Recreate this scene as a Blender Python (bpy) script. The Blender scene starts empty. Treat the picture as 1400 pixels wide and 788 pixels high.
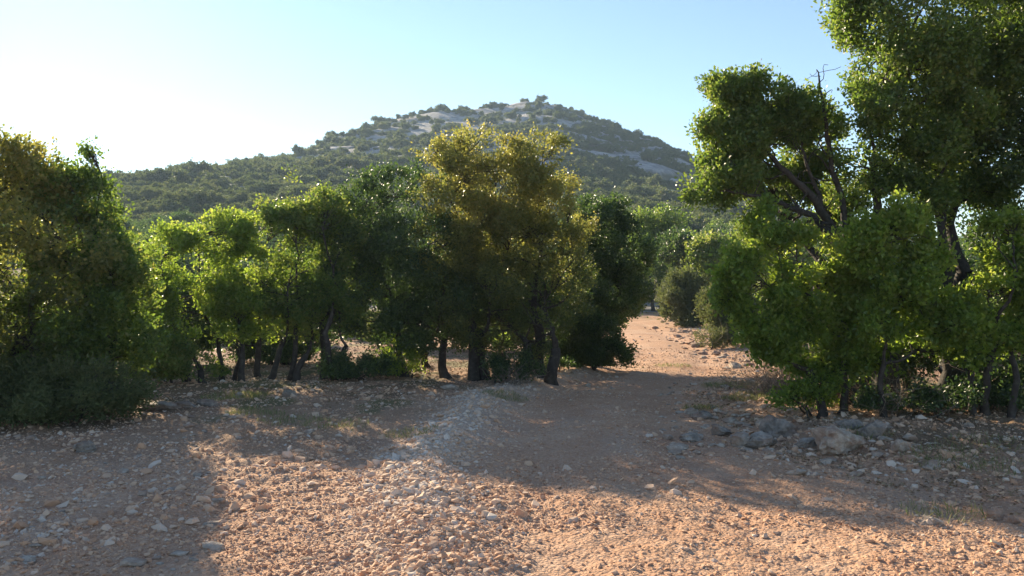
import bpy, math, random
import numpy as np

# ------------------------------------------------------------------ camera, world, sun, exposure
scene = bpy.context.scene
C = scene.collection
F = 1100.0            # focal length in photo pixels (photo 1400 wide)
HZ = 394.0            # eye level row
EYE = 1.6
SUN_AZ = 30.0         # degrees left of the view axis
SUN_EL = 21.5
cam_d = bpy.data.cameras.new('camera'); cam = bpy.data.objects.new('camera', cam_d); C.objects.link(cam)
cam.location = (0, 0, EYE); cam.rotation_euler = (math.radians(90), 0, 0)
cam_d.sensor_width = 36; cam_d.lens = 36 * F / 1400; cam_d.clip_start = 0.1; cam_d.clip_end = 3000
scene.camera = cam

world = bpy.data.worlds.new('World'); scene.world = world; world.use_nodes = True
wn = world.node_tree.nodes; wl = world.node_tree.links
bg = wn['Background']; bg.inputs['Strength'].default_value = 0.078
sky = wn.new('ShaderNodeTexSky'); sky.sky_type = 'NISHITA'; sky.sun_disc = False
sky.sun_elevation = math.radians(SUN_EL); sky.sun_rotation = math.radians(-SUN_AZ)
sky.altitude = 500; sky.air_density = 1.0; sky.dust_density = 0.06; sky.ozone_density = 1.6
wl.new(sky.outputs['Color'], bg.inputs['Color'])

sun_d = bpy.data.lights.new('sun', 'SUN'); sun = bpy.data.objects.new('sun', sun_d); C.objects.link(sun)
sun_d.energy = 5.0; sun_d.angle = math.radians(0.5); sun_d.color = (1.0, 0.83, 0.57)
_el, _az = math.radians(SUN_EL), math.radians(SUN_AZ)
from mathutils import Vector
SUNV = Vector((-math.sin(_az) * math.cos(_el), math.cos(_az) * math.cos(_el), math.sin(_el)))
sun.rotation_euler = SUNV.to_track_quat('Z', 'Y').to_euler()
sun.location = SUNV * 50

scene.view_settings.view_transform = 'Standard'; scene.view_settings.look = 'None'
scene.view_settings.gamma = 1; scene.view_settings.use_curve_mapping = False
scene.view_settings.exposure = 1.38
scene.render.engine = 'CYCLES'
scene.cycles.max_bounces = 6; scene.cycles.diffuse_bounces = 2; scene.cycles.transmission_bounces = 4
scene.cycles.volume_bounces = 0; scene.cycles.transparent_max_bounces = 4

# ------------------------------------------------------------------ helpers
def hash3(ix, iy, iz, seed):
    n = (ix.astype(np.int64) * 374761393 + iy.astype(np.int64) * 668265263 + iz.astype(np.int64) * 2147483647 + seed * 1274126177) & 0xffffffff
    n = ((n ^ (n >> 13)) * 1274126177) & 0xffffffff
    n = ((n ^ (n >> 15)) * 2246822519) & 0xffffffff
    n = n ^ (n >> 16)
    return (n & 0xffffff) / float(0xffffff)
def vnoise(x, y, z=None, seed=0):
    x = np.asarray(x, float); y = np.asarray(y, float)
    z = np.zeros_like(x) if z is None else np.asarray(z, float)
    ix, iy, iz = np.floor(x), np.floor(y), np.floor(z)
    fx, fy, fz = x - ix, y - iy, z - iz
    fx, fy, fz = [f * f * (3 - 2 * f) for f in (fx, fy, fz)]
    r = 0
    for a in (0, 1):
        for b in (0, 1):
            for c in (0, 1):
                w = (fx if a else 1 - fx) * (fy if b else 1 - fy) * (fz if c else 1 - fz)
                r = r + w * hash3(ix + a, iy + b, iz + c, seed)
    return r
def fbm(x, y, oct=4, seed=0):
    r = 0; a = 0.5; s = 0
    for k in range(oct):
        r = r + a * vnoise(x * 2 ** k + 7.3 * k, y * 2 ** k - 3.1 * k, None, seed + k); s += a; a *= 0.5
    return r / s
def sstep(a, b, x):
    t = np.clip((x - a) / (b - a), 0, 1); return t * t * (3 - 2 * t)

def tag(o, label=None, cat=None, group=None, kind=None):
    if label: o['label'] = label
    if cat: o['category'] = cat
    if group: o['group'] = group
    if kind: o['kind'] = kind
    return o
def mesh_np(name, V, Fc, mats, tint=None, smooth=False, extra=None):
    me = bpy.data.meshes.new(name)
    V = np.ascontiguousarray(V, dtype=np.float32); Fc = np.ascontiguousarray(Fc, dtype=np.int32)
    nf, k = Fc.shape
    me.vertices.add(len(V)); me.vertices.foreach_set('co', V.ravel())
    me.loops.add(nf * k); me.loops.foreach_set('vertex_index', Fc.ravel())
    me.polygons.add(nf)
    me.polygons.foreach_set('loop_start', np.arange(0, nf * k, k, dtype=np.int32))
    me.polygons.foreach_set('use_smooth', np.full(nf, smooth, dtype=bool))
    for m in (mats if isinstance(mats, (list, tuple)) else [mats]): me.materials.append(m)
    me.update(calc_edges=True)
    if tint is not None:
        a = me.attributes.new('tint', 'FLOAT', 'FACE' if len(tint) == nf else 'POINT')
        a.data.foreach_set('value', np.ascontiguousarray(tint, dtype=np.float32))
    if extra:
        for nm, arr in extra.items():
            a = me.attributes.new(nm, 'FLOAT', 'POINT'); a.data.foreach_set('value', np.ascontiguousarray(arr, dtype=np.float32))
    return me
def obj(name, me, parent=None, loc=None):
    o = bpy.data.objects.new(name, me); C.objects.link(o)
    if parent: o.parent = parent
    if loc is not None: o.location = loc
    return o
def empty(name, loc, label, cat, group=None):
    o = bpy.data.objects.new(name, None); C.objects.link(o); o.location = loc; o.empty_display_size = 0.3
    return tag(o, label, cat, group)

# ------------------------------------------------------------------ terrain
SKY_X = np.array([-900, -300, 0, 120, 200, 300, 400, 450, 500, 550, 600, 650, 690, 720, 760, 800, 850, 900, 940, 1000, 1100, 1250, 1400, 1800, 2500.])
SKY_Y = np.array([330, 262, 246, 240, 236, 230, 212, 191, 175, 160, 151, 149, 145, 139, 145, 158, 177, 192, 212, 246, 290, 330, 345, 360, 370.])
RID = np.array([170, 170, 170, 175, 180, 190, 225, 250, 270, 285, 290, 295, 300, 300, 300, 300, 295, 290, 285, 270, 240, 210, 200, 200, 200.])
FOOT = np.array([50, 80, 95, 100, 100, 100, 100, 100, 100, 98, 95, 95, 95, 95, 95, 92, 90, 88, 85, 80, 60, 45, 40, 30, 20.])
def rockiness(x, y):
    d = np.maximum(y, 20.)
    px = 700 + F * x / d
    r = np.hypot(x, y)
    Rr = np.interp(px, SKY_X, RID)
    t = r / Rr
    n = fbm(x / 17. + 3, y / 7. + 1, 5, 11)
    up = sstep(0.55, 0.95, t) * np.exp(-((px - 640) / 210.) ** 2)
    crest = np.exp(-((px - 615) / 70.) ** 2) * sstep(0.78, 0.9, t)
    lft = 0.45 * sstep(0.45, 0.75, t) * sstep(230, 420, px)
    rgt = 0.35 * sstep(0.5, 0.8, t) * sstep(1100, 900, px)
    return sstep(0.525, 0.575, n - .2 * sstep(430, 330, px) + 0.20 * up + 0.44 * crest + 0.15 * lft + 0.15 * rgt + .13 * (fbm(x / 5., y / 2.5, 3, 14) - .5) - 0.05)
def terrain(x, y):
    x = np.asarray(x, float); y = np.asarray(y, float)
    r = np.hypot(x, y); az = np.arctan2(x, y)
    azc = np.clip(az, -1.0, 1.0)
    px = 700 + F * np.tan(azc)
    E2 = HZ - np.interp(px, SKY_X, SKY_Y); R = np.interp(px, SKY_X, RID); E1 = np.interp(px, SKY_X, FOOT)
    dep = r * np.maximum(np.cos(azc), 0.55)
    ra, rb = 40., 105.
    t1 = np.clip((r - ra) / (rb - ra), 0, 1); t2 = np.clip((r - rb) / (R - rb), 0, 1)
    e = E1 * t1 ** 1.15 + (E2 - E1) * (1 - (1 - t2) ** 1.5)
    h = dep * e / F
    fall = 1 - sstep(1.0, 1.9, r / R)
    hR = R * np.maximum(np.cos(azc), 0.55) * E2 / F
    h = np.where(r > R, hR * fall, h)
    front = sstep(-0.5, 0.1, np.cos(az))
    h = h * front
    amp = sstep(40, 160, r)
    h = h + amp * (fbm(x / 30., y / 30., 4, 5) - 0.5) * 4.5 * front
    h = h + 1.0 * amp * sstep(0.3, 1.0, rockiness(x, y)) * front
    # gentle roll near
    h = h + 0.10 * (fbm(x / 6., y / 6., 2, 21) - 0.5) * (1 - sstep(30, 60, r))
    return h
ROAD = np.array([(1.6, -8), (1.3, 0), (1.0, 4), (0.85, 8.5), (1.55, 12.5), (3.0, 16), (4.05, 20), (4.35, 26), (5.1, 35), (4.6, 41), (1.5, 47), (-4, 52)])
RIDGE = np.array([(-0.35, 3.2), (-0.45, 4.5), (-0.66, 5.75), (-0.9, 7.1), (-0.72, 8.5), (-0.4, 11.4), (0.35, 13.4), (1.3, 15.3)])
def dist_poly(x, y, P):
    best = np.full(np.shape(x), 1e9)
    for (ax, ay), (bx, by) in zip(P[:-1], P[1:]):
        dx, dy = bx - ax, by - ay
        t = np.clip(((x - ax) * dx + (y - ay) * dy) / (dx * dx + dy * dy), 0, 1)
        best = np.minimum(best, np.hypot(x - ax - t * dx, y - ay - t * dy))
    return best
def road_w(y): return np.interp(y, [-8, 3, 6, 8, 12, 16, 22, 40], [4.5, 4.2, 2.6, 1.75, 1.35, 1.3, 1.35, 1.4])
def near_relief(x, y):
    dr = dist_poly(x, y, ROAD) + 0.35 * (fbm(x * 1.1, y * 1.1, 2, 31) - 0.5)
    off = sstep(0, 0.9, dr - road_w(y))
    dg = dist_poly(x, y, RIDGE)
    h = 0.05 * off * (1 - sstep(30, 45, np.hypot(x, y)))
    h = h + 0.09 * np.exp(-(dg / 0.33) ** 2) * (0.6 + 0.8 * fbm(x * 3, y * 3, 2, 8))
    # ruts
    h = h - 0.035 * np.exp(-((dr - 0.75) / 0.28) ** 2) * (1 - off)
    bank = sstep(2.6, 4.0, x) * sstep(11.5, 9.5, y) * sstep(6.6, 8.2, y) + 0.35 * sstep(-0.8, -2.4, x) * sstep(10.8, 12.6, y) * sstep(20, 15, y)
    h = h + 0.12 * bank * (0.5 + fbm(x * .9, y * .9, 3, 77))
    rub = sstep(0.1, 0.6, dr - road_w(y))
    near = 1 - sstep(14, 30, y)
    h = h + (0.018 + 0.03 * rub) * (fbm(x * 5, y * 5, 3, 41) - 0.5) * near * 2
    h = h + 0.011 * (fbm(x * 24, y * 24, 3, 43) - 0.5) * (1 - sstep(8, 14, np.hypot(x, y))) * 2
    return h
def gz(x, y): return terrain(x, y) + near_relief(x, y)
def gz1(x, y): return float(gz(np.array([x]), np.array([y]))[0])

# ------------------------------------------------------------------ materials
def new_mat(name):
    m = bpy.data.materials.new(name); m.use_nodes = True; nt = m.node_tree
    return m, nt, nt.nodes, nt.links, nt.nodes['Principled BSDF']
def ramp(nodes, stops, interp='LINEAR'):
    r = nodes.new('ShaderNodeValToRGB'); cr = r.color_ramp; cr.interpolation = interp
    while len(cr.elements) < len(stops): cr.elements.new(0.5)
    for e, (p, c) in zip(cr.elements, stops): e.position = p; e.color = (*c, 1)
    return r
def noise(nodes, links, scale, detail=4, rough=0.6, vec=None):
    n = nodes.new('ShaderNodeTexNoise'); n.inputs['Scale'].default_value = scale
    n.inputs['Detail'].default_value = detail; n.inputs['Roughness'].default_value = rough
    if vec is None:
        tc = nodes.new('ShaderNodeNewGeometry'); vec = tc.outputs['Position']
    links.new(vec, n.inputs['Vector']); return n
def mixc(nodes, links, fac, a, b, mode='MIX'):
    m = nodes.new('ShaderNodeMix'); m.data_type = 'RGBA'; m.blend_type = mode
    for s, v in ((m.inputs['Factor'], fac), (m.inputs[6], a), (m.inputs[7], b)):
        if isinstance(v, (int, float)): s.default_value = v
        elif isinstance(v, tuple): s.default_value = (*v, 1)
        else: links.new(v, s)
    return m.outputs[2]
def attr(nodes, name):
    a = nodes.new('ShaderNodeAttribute'); a.attribute_name = name; return a.outputs['Fac']

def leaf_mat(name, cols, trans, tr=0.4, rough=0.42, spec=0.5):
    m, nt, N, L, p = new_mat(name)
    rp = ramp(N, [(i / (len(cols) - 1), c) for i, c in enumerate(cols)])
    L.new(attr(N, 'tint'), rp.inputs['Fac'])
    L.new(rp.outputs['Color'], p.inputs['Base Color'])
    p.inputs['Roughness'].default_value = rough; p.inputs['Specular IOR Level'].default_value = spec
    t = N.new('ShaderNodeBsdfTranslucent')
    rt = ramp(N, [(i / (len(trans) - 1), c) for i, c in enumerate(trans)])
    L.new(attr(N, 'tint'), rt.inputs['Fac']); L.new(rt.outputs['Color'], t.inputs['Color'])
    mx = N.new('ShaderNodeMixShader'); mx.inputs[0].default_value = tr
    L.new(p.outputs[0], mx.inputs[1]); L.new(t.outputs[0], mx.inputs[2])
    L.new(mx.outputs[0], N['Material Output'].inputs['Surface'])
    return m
M = {}
M['leaf_green'] = leaf_mat('leaf_green', [(.036, .060, .022), (.060, .098, .028), (.095, .145, .036), (.15, .165, .05)],
                           [(.10, .19, .03), (.19, .32, .04), (.34, .48, .06), (.50, .54, .11)], 0.42)
M['leaf_bright'] = leaf_mat('leaf_bright', [(.050, .085, .022), (.085, .135, .028), (.13, .19, .038), (.19, .22, .06)],
                            [(.20, .34, .04), (.38, .55, .06), (.54, .68, .08), (.64, .66, .14)], 0.48)
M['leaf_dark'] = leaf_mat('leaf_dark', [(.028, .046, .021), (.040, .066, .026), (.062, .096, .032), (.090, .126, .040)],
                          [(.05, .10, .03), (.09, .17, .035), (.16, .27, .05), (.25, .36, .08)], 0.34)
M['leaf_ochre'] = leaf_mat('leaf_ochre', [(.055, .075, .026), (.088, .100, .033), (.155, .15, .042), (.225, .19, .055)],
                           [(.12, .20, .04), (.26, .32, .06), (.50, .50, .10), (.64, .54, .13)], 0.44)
M['leaf_juniper'] = leaf_mat('leaf_juniper', [(0.056, 0.073, 0.035), (0.075, 0.095, 0.043), (0.100, 0.122, 0.050), (0.138, 0.144, 0.062)],
                             [(0.150, 0.188, 0.062), (0.200, 0.250, 0.075), (0.250, 0.300, 0.088), (0.325, 0.325, 0.125)], 0.25, 0.7, 0.25)
M['leaf_scrub'] = leaf_mat('leaf_scrub', [(0.037, 0.053, 0.022), (0.055, 0.073, 0.029), (0.077, 0.098, 0.037), (0.119, 0.119, 0.053)],
                           [(0.138, 0.188, 0.062), (0.188, 0.250, 0.075), (0.250, 0.312, 0.088), (0.338, 0.325, 0.125)], 0.28, 0.6, 0.3)
M['leaf_dry'] = leaf_mat('leaf_dry', [(.16, .10, .06), (.24, .16, .095), (.33, .24, .15), (.42, .34, .24)],
                         [(.3, .18, .08), (.3, .2, .1), (.3, .2, .1), (.3, .2, .1)], 0.1, 0.7, 0.2)
M['grass'] = leaf_mat('grass', [(.09, .12, .045), (.15, .17, .065), (.25, .23, .11), (.38, .32, .18)],
                      [(.2, .3, .08), (.28, .34, .1), (.4, .36, .15), (.4, .36, .2)], 0.35, 0.6, 0.3)

m, nt, N, L, p = new_mat('bark'); M['bark'] = m
n1 = noise(N, L, 14, 5); rp = ramp(N, [(.3, (.025, .02, .017)), (.55, (.055, .045, .038)), (.75, (.11, .095, .08))])
L.new(n1.outputs['Fac'], rp.inputs['Fac']); L.new(rp.outputs['Color'], p.inputs['Base Color'])
p.inputs['Roughness'].default_value = 0.9
n2 = noise(N, L, 60, 3); b = N.new('ShaderNodeBump'); b.inputs['Strength'].default_value = .7; b.inputs['Distance'].default_value = .01
L.new(n2.outputs['Fac'], b.inputs['Height']); L.new(b.outputs[0], p.inputs['Normal'])
m, nt, N, L, p = new_mat('dry_twig'); M['twig'] = m
n1 = noise(N, L, 8, 2); rp = ramp(N, [(.3, (.12, .09, .065)), (.7, (.28, .23, .18))])
L.new(n1.outputs['Fac'], rp.inputs['Fac']); L.new(rp.outputs['Color'], p.inputs['Base Color']); p.inputs['Roughness'].default_value = 0.9

def rock_mat(name, stops, dirt=(.30, .17, .11), dirtamt=0.5, sc=9.0):
    m, nt, N, L, p = new_mat(name)
    n1 = noise(N, L, sc, 6, 0.65); rp = ramp(N, stops); L.new(n1.outputs['Fac'], rp.inputs['Fac'])
    n2 = noise(N, L, sc * 0.45, 4); r2 = ramp(N, [(.45, (0, 0, 0)), (.62, (1, 1, 1))]); L.new(n2.outputs['Fac'], r2.inputs['Fac'])
    mm = N.new('ShaderNodeMath'); mm.operation = 'MULTIPLY'; mm.inputs[1].default_value = dirtamt; L.new(r2.outputs['Color'], mm.inputs[0])
    c = mixc(N, L, mm.outputs[0], rp.outputs['Color'], dirt)
    L.new(c, p.inputs['Base Color']); p.inputs['Roughness'].default_value = 0.92
    n3 = noise(N, L, sc * 6, 5, .7); b = N.new('ShaderNodeBump'); b.inputs['Strength'].default_value = .6; b.inputs['Distance'].default_value = .012
    L.new(n3.outputs['Fac'], b.inputs['Height']); L.new(b.outputs[0], p.inputs['Normal'])
    return m
M['boulder'] = rock_mat('boulder_limestone', [(.3, (.10, .085, .072)), (.5, (.26, .22, .185)), (.7, (.46, .39, .33))])
M['stone'] = rock_mat('stone_limestone', [(.3, (.22, .165, .125)), (.5, (.40, .32, .255)), (.7, (.60, .50, .40))], dirtamt=.6, sc=14)
M['stone_red'] = rock_mat('stone_reddish', [(.25, (.22, .13, .09)), (.5, (.36, .23, .16)), (.75, (.46, .32, .24))], dirtamt=.7, sc=14)

# ground: masks come from mesh attributes (kinds of soil), grain from noise
m, nt, N, L, p = new_mat('terra_rossa_ground'); M['ground'] = m
big = noise(N, L, 0.9, 5); fine = noise(N, L, 26, 6, .7); peb = N.new('ShaderNodeTexVoronoi'); peb.inputs['Scale'].default_value = 42
geo = N.new('ShaderNodeNewGeometry'); L.new(geo.outputs['Position'], peb.inputs['Vector'])
soil = ramp(N, [(.3, (.38, .185, .10)), (.5, (.56, .30, .17)), (.72, (.66, .42, .27))]); L.new(big.outputs['Fac'], soil.inputs['Fac'])
grit = ramp(N, [(.35, (.66, .62, .60)), (.52, (1, 1, 1)), (.68, (1.0, 1.0, 1.0))]); L.new(fine.outputs['Fac'], grit.inputs['Fac'])
c = mixc(N, L, 0.8, soil.outputs['Color'], grit.outputs['Color'], 'MULTIPLY')
pr = ramp(N, [(0, (.38, .22, .15)), (.6, (.52, .36, .26)), (1, (.62, .50, .42))]); L.new(peb.outputs['Color'], pr.inputs['Fac'])
c = mixc(N, L, 0.42, c, pr.outputs['Color'])
c = mixc(N, L, attr(N, 'pale'), c, (.55, .42, .33))
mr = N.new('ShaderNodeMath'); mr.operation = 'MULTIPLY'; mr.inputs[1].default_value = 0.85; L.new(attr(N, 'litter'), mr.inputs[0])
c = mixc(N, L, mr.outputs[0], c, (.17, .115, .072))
mg = N.new('ShaderNodeMath'); mg.operation = 'MULTIPLY'; mg.inputs[1].default_value = 0.7; L.new(attr(N, 'green'), mg.inputs[0])
c = mixc(N, L, mg.outputs[0], c, (.11, .12, .045))
L.new(c, p.inputs['Base Color']); p.inputs['Roughness'].default_value = .95; p.inputs['Specular IOR Level'].default_value = .2
bm1 = N.new('ShaderNodeBump'); bm1.inputs['Strength'].default_value = .9; bm1.inputs['Distance'].default_value = .012
L.new(peb.outputs['Distance'], bm1.inputs['Height']); bm1.invert = True
bm2 = N.new('ShaderNodeBump'); bm2.inputs['Strength'].default_value = .8; bm2.inputs['Distance'].default_value = .02
L.new(fine.outputs['Fac'], bm2.inputs['Height']); L.new(bm1.outputs[0], bm2.inputs['Normal']); L.new(bm2.outputs[0], p.inputs['Normal'])

m, nt, N, L, p = new_mat('hill_rock_and_scrub'); M['hill'] = m
n1 = noise(N, L, .35, 6, .65); rk = ramp(N, [(.3, (.13, .125, .13)), (.5, (.30, .29, .295)), (.64, (.46, .44, .44))]); L.new(n1.outputs['Fac'], rk.inputs['Fac'])
n2 = noise(N, L, .22, 6, .7); sc = ramp(N, [(.3, (.055, .06, .025)), (.5, (.10, .095, .045)), (.62, (.17, .13, .075)), (.75, (.30, .24, .18))]); L.new(n2.outputs['Fac'], sc.inputs['Fac'])
c = mixc(N, L, attr(N, 'rock'), sc.outputs['Color'], rk.outputs['Color'])
L.new(c, p.inputs['Base Color']); p.inputs['Roughness'].default_value = .95
n3 = noise(N, L, .8, 8, .7); b = N.new('ShaderNodeBump'); b.inputs['Strength'].default_value = 1; b.inputs['Distance'].default_value = .8
L.new(n3.outputs['Fac'], b.inputs['Height']); L.new(b.outputs[0], p.inputs['Normal'])

# ------------------------------------------------------------------ ground sheet (one grid, split into ground / track / hill)
def build_ground():
    az = np.concatenate([np.linspace(-180, -42, 70)[:-1], np.linspace(-42, 42, 900), np.linspace(42, 180, 70)[1:]])
    az = np.radians(az)
    rr = [0.6]
    while rr[-1] < 720:
        r = rr[-1]
        k = 0.05 if r < 2.5 else (0.0055 if r < 25 else (0.009 if r < 330 else 0.05))
        rr.append(r * (1 + k))
    rr = np.array(rr)
    A, R = np.meshgrid(az, rr)
    X = R * np.sin(A); Y = R * np.cos(A); Z = gz(X, Y)
    nr, na = X.shape
    V = np.stack([X.ravel(), Y.ravel(), Z.ravel()], 1)
    i = np.arange((nr - 1) * (na - 1)); a = i // (na - 1) * na + i % (na - 1)
    Q = np.stack([a, a + 1, a + na + 1, a + na], 1)
    cx = X.ravel()[Q].mean(1); cy = Y.ravel()[Q].mean(1); cr = np.hypot(cx, cy)
    dr = dist_poly(cx, cy, ROAD) + 0.5 * (fbm(cx * 1.3, cy * 1.3, 3, 31) - 0.5)
    isroad = (dr < road_w(cy)) & (cr < 52)
    ishill = cr > 46
    isroad &= ~ishill
    x, y = X.ravel(), Y.ravel(); r = np.hypot(x, y)
    dg = dist_poly(x, y, RIDGE)
    pale = 0.85 * np.exp(-(dg / 0.46) ** 2) + 0.25 * sstep(0.5, .75, fbm(x * 1.7, y * 1.7, 4, 61))
    dtrk = dist_poly(x, y, ROAD) - road_w(y)
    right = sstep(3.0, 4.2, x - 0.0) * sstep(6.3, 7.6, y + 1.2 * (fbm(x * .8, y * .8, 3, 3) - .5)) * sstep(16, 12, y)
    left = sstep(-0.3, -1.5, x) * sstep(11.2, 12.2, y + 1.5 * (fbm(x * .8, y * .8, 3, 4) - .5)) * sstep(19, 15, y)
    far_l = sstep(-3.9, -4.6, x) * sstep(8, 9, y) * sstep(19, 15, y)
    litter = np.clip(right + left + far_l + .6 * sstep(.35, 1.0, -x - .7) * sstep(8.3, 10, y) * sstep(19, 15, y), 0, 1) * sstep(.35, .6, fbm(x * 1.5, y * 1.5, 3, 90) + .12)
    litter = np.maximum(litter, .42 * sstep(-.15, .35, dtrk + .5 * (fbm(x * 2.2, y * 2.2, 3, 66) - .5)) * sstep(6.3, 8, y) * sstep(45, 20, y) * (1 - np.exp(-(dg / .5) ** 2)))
    green = sstep(.52, .66, fbm(x * 1.2, y * 1.2, 4, 92)) * sstep(0.3, 1.5, dtrk) * sstep(8, 10, y) * (1 - sstep(60, 90, r))
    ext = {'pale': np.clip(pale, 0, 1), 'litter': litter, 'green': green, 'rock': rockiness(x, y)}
    def part(name, mask, mat, label, smooth=True):
        q = Q[mask]; u, inv = np.unique(q, return_inverse=True)
        me = mesh_np(name, V[u], inv.reshape(q.shape), mat, smooth=smooth, extra={k: v[u] for k, v in ext.items()})
        return tag(obj(name, me), label, None, None, 'structure')
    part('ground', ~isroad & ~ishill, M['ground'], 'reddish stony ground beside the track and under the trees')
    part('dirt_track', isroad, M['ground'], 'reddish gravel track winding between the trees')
    part('hill', ishill, M['hill'], 'scrub covered limestone hill and ridge behind the trees')
build_ground()

# haze: the air between here and the hill
bpy_me = bpy.data.meshes.new('haze')
x0, x1, y0, y1, z0, z1 = -760, 760, -760, 760, -8, 92
hv = [(x, y, z) for z in (z0, z1) for x, y in ((x0, y0), (x1, y0), (x1, y1), (x0, y1))]
bpy_me.from_pydata(hv, [], [(3, 2, 1, 0), (4, 5, 6, 7), (0, 1, 5, 4), (1, 2, 6, 5), (2, 3, 7, 6), (3, 0, 4, 7)])
hz = obj('haze', bpy_me); tag(hz, 'thin pale blue haze in the air', 'haze', None, 'stuff')
m = bpy.data.materials.new('haze'); m.use_nodes = True; N = m.node_tree.nodes; N.remove(N['Principled BSDF'])
pv = N.new('ShaderNodeVolumePrincipled'); pv.inputs['Density'].default_value = 0.0004; pv.inputs['Color'].default_value = (.52, .72, 1, 1)
pv.inputs['Anisotropy'].default_value = 0.3
m.node_tree.links.new(pv.outputs[0], N['Material Output'].inputs['Volume']); bpy_me.materials.append(m)

# ------------------------------------------------------------------ foliage and wood builders
def unit(v): return v / np.maximum(np.linalg.norm(v, axis=-1, keepdims=True), 1e-9)
def leaves(P, D, size, rng, aspect=0.52, fold=0.25):
    """P positions, D growth directions -> one folded four-cornered blade each"""
    n = len(P)
    D = unit(D); R = rng.normal(size=(n, 3)); R[:, 2] *= 0.6; S = unit(np.cross(D, R)); Nn = np.cross(S, D)
    s = size * rng.uniform(.65, 1.25, n)[:, None]; w = s * aspect * 0.5 * rng.uniform(.8, 1.2, n)[:, None]
    V = np.empty((n, 4, 3))
    V[:, 0] = P; V[:, 1] = P + D * s * .48 + S * w + Nn * w * fold; V[:, 2] = P + D * s; V[:, 3] = P + D * s * .48 - S * w + Nn * w * fold
    return V.reshape(-1, 3), np.arange(4 * n).reshape(n, 4)
def sph(n, rng): return unit(rng.normal(size=(n, 3)))
def crown_points(lobes, nclus, rng, gap=0.36, sub_r=0.33, nsub=17, shoots=0.07):
    """lobes: (cx,cy,cz,rx,ry,rz). Returns cluster centres + outward direction."""
    P = []; D = []
    vol = np.array([(l[3] * l[4] * l[5]) ** (2 / 3.) for l in lobes]); vol /= vol.sum()
    for l, w in zip(lobes, vol):
        c = np.array(l[:3]); r = np.array(l[3:6]); n = max(8, int(nclus * w * 1.75))
        k = nsub; sd = sph(k, rng); sd[:, 2] = sd[:, 2] * .9 + .05
        sc = sd * rng.uniform(.5, .95, (k, 1)); sr = sub_r * rng.uniform(.6, 1.25, k)
        j = rng.choice(k, n, p=sr ** 2 / (sr ** 2).sum())
        d = unit(sph(n, rng) + .55 * sd[j])
        q = sc[j] + d * (sr[j] * (1 - .55 * rng.random(n) ** 1.6))[:, None]
        # interior fill
        f = rng.random(n) < .14; q[f] = sph(f.sum(), rng) * (rng.random((f.sum(), 1)) ** .45) * .8
        sh = rng.random(n) < shoots; q[sh] *= rng.uniform(1.02, 1.26, (sh.sum(), 1))
        p = c + q * r
        g = vnoise(p[:, 0] * 2.1 + 5, p[:, 1] * 2.1, p[:, 2] * 2.1, int(rng.integers(99)))
        g2 = vnoise(p[:, 0] * 4.5 + 9, p[:, 1] * 4.5, p[:, 2] * 4.5, int(rng.integers(99)))
        keep = (.6 * g + .4 * g2) > gap + .105
        P.append(p[keep]); D.append(unit(q * (1 / r) * r.mean() + np.array([0, 0, .35]))[keep])
    return np.concatenate(P), np.concatenate(D)
def crown_mesh(name, lobes, nleaf, size, mat, rng, per=16, spread=.075, aspect=.62, tshift=0., origin=(0, 0, 0), zmin=None, young_lit=0., **kw):
    P, D = crown_points(lobes, nleaf / per, rng, **kw)
    n = len(P)
    j = np.repeat(np.arange(n), per)
    along = rng.random(len(j))
    p = P[j] + D[j] * (along[:, None] - .5) * spread * 1.5 + rng.normal(size=(len(j), 3)) * spread * .62
    d = D[j] * .6 + rng.normal(size=(len(j), 3)) * .8 + np.array([0, 0, .1])
    if zmin is not None:
        k = p[:, 2] > zmin; p = p[k]; d = d[k]; j = j[k]
    V, Fc = leaves(p, d, size, rng, aspect)
    ct = rng.random(n) * .5
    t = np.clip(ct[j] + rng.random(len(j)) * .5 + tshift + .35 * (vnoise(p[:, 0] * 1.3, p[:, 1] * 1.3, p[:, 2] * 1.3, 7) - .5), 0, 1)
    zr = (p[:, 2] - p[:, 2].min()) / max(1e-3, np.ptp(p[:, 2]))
    t = np.clip(t * .75 + young_lit * (sstep(.15, .65, zr + .25 * (vnoise(p[:, 0] * 2, p[:, 1] * 2, p[:, 2] * 2, 9) - .5)) - .5), 0, 1) if young_lit else t  # tint by height: ochre new leaves high, shade painted into the lower leaves
    return mesh_np(name, V - np.array(origin), Fc, mat, tint=t), P
def tube(pts, rad, sides=6):
    pts = np.asarray(pts, float); n = len(pts)
    T = unit(np.gradient(pts, axis=0)); up = np.array([.31, .95, .12])
    S = unit(np.cross(T, up)); U = np.cross(T, S)
    a = np.linspace(0, 2 * np.pi, sides, endpoint=False)
    ring = S[:, None] * np.cos(a)[None, :, None] + U[:, None] * np.sin(a)[None, :, None]
    V = (pts[:, None] + ring * np.asarray(rad)[:, None, None]).reshape(-1, 3)
    i = np.arange((n - 1) * sides); k = i // sides * sides; s = i % sides
    return V, np.stack([k + s, k + (s + 1) % sides, k + (s + 1) % sides + sides, k + s + sides], 1)
def limb(a, b, r0, r1, rng, n=9, bend=.12, sag=0.):
    a = np.array(a, float); b = np.array(b, float); t = np.linspace(0, 1, n)[:, None]; Lg = np.linalg.norm(b - a)
    p = a + (b - a) * t
    o1, o2 = rng.normal(size=3), rng.normal(size=3)
    p += (np.sin(np.pi * t) * o1 + .5 * np.sin(2 * np.pi * t) * o2) * bend * Lg * .5
    p[:, 2] += (np.sin(np.pi * t[:, 0])) * sag * Lg
    p[1:-1] += rng.normal(size=(n - 2, 3)) * Lg * .012
    return p, r0 + (r1 - r0) * t[:, 0] ** .8
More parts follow.
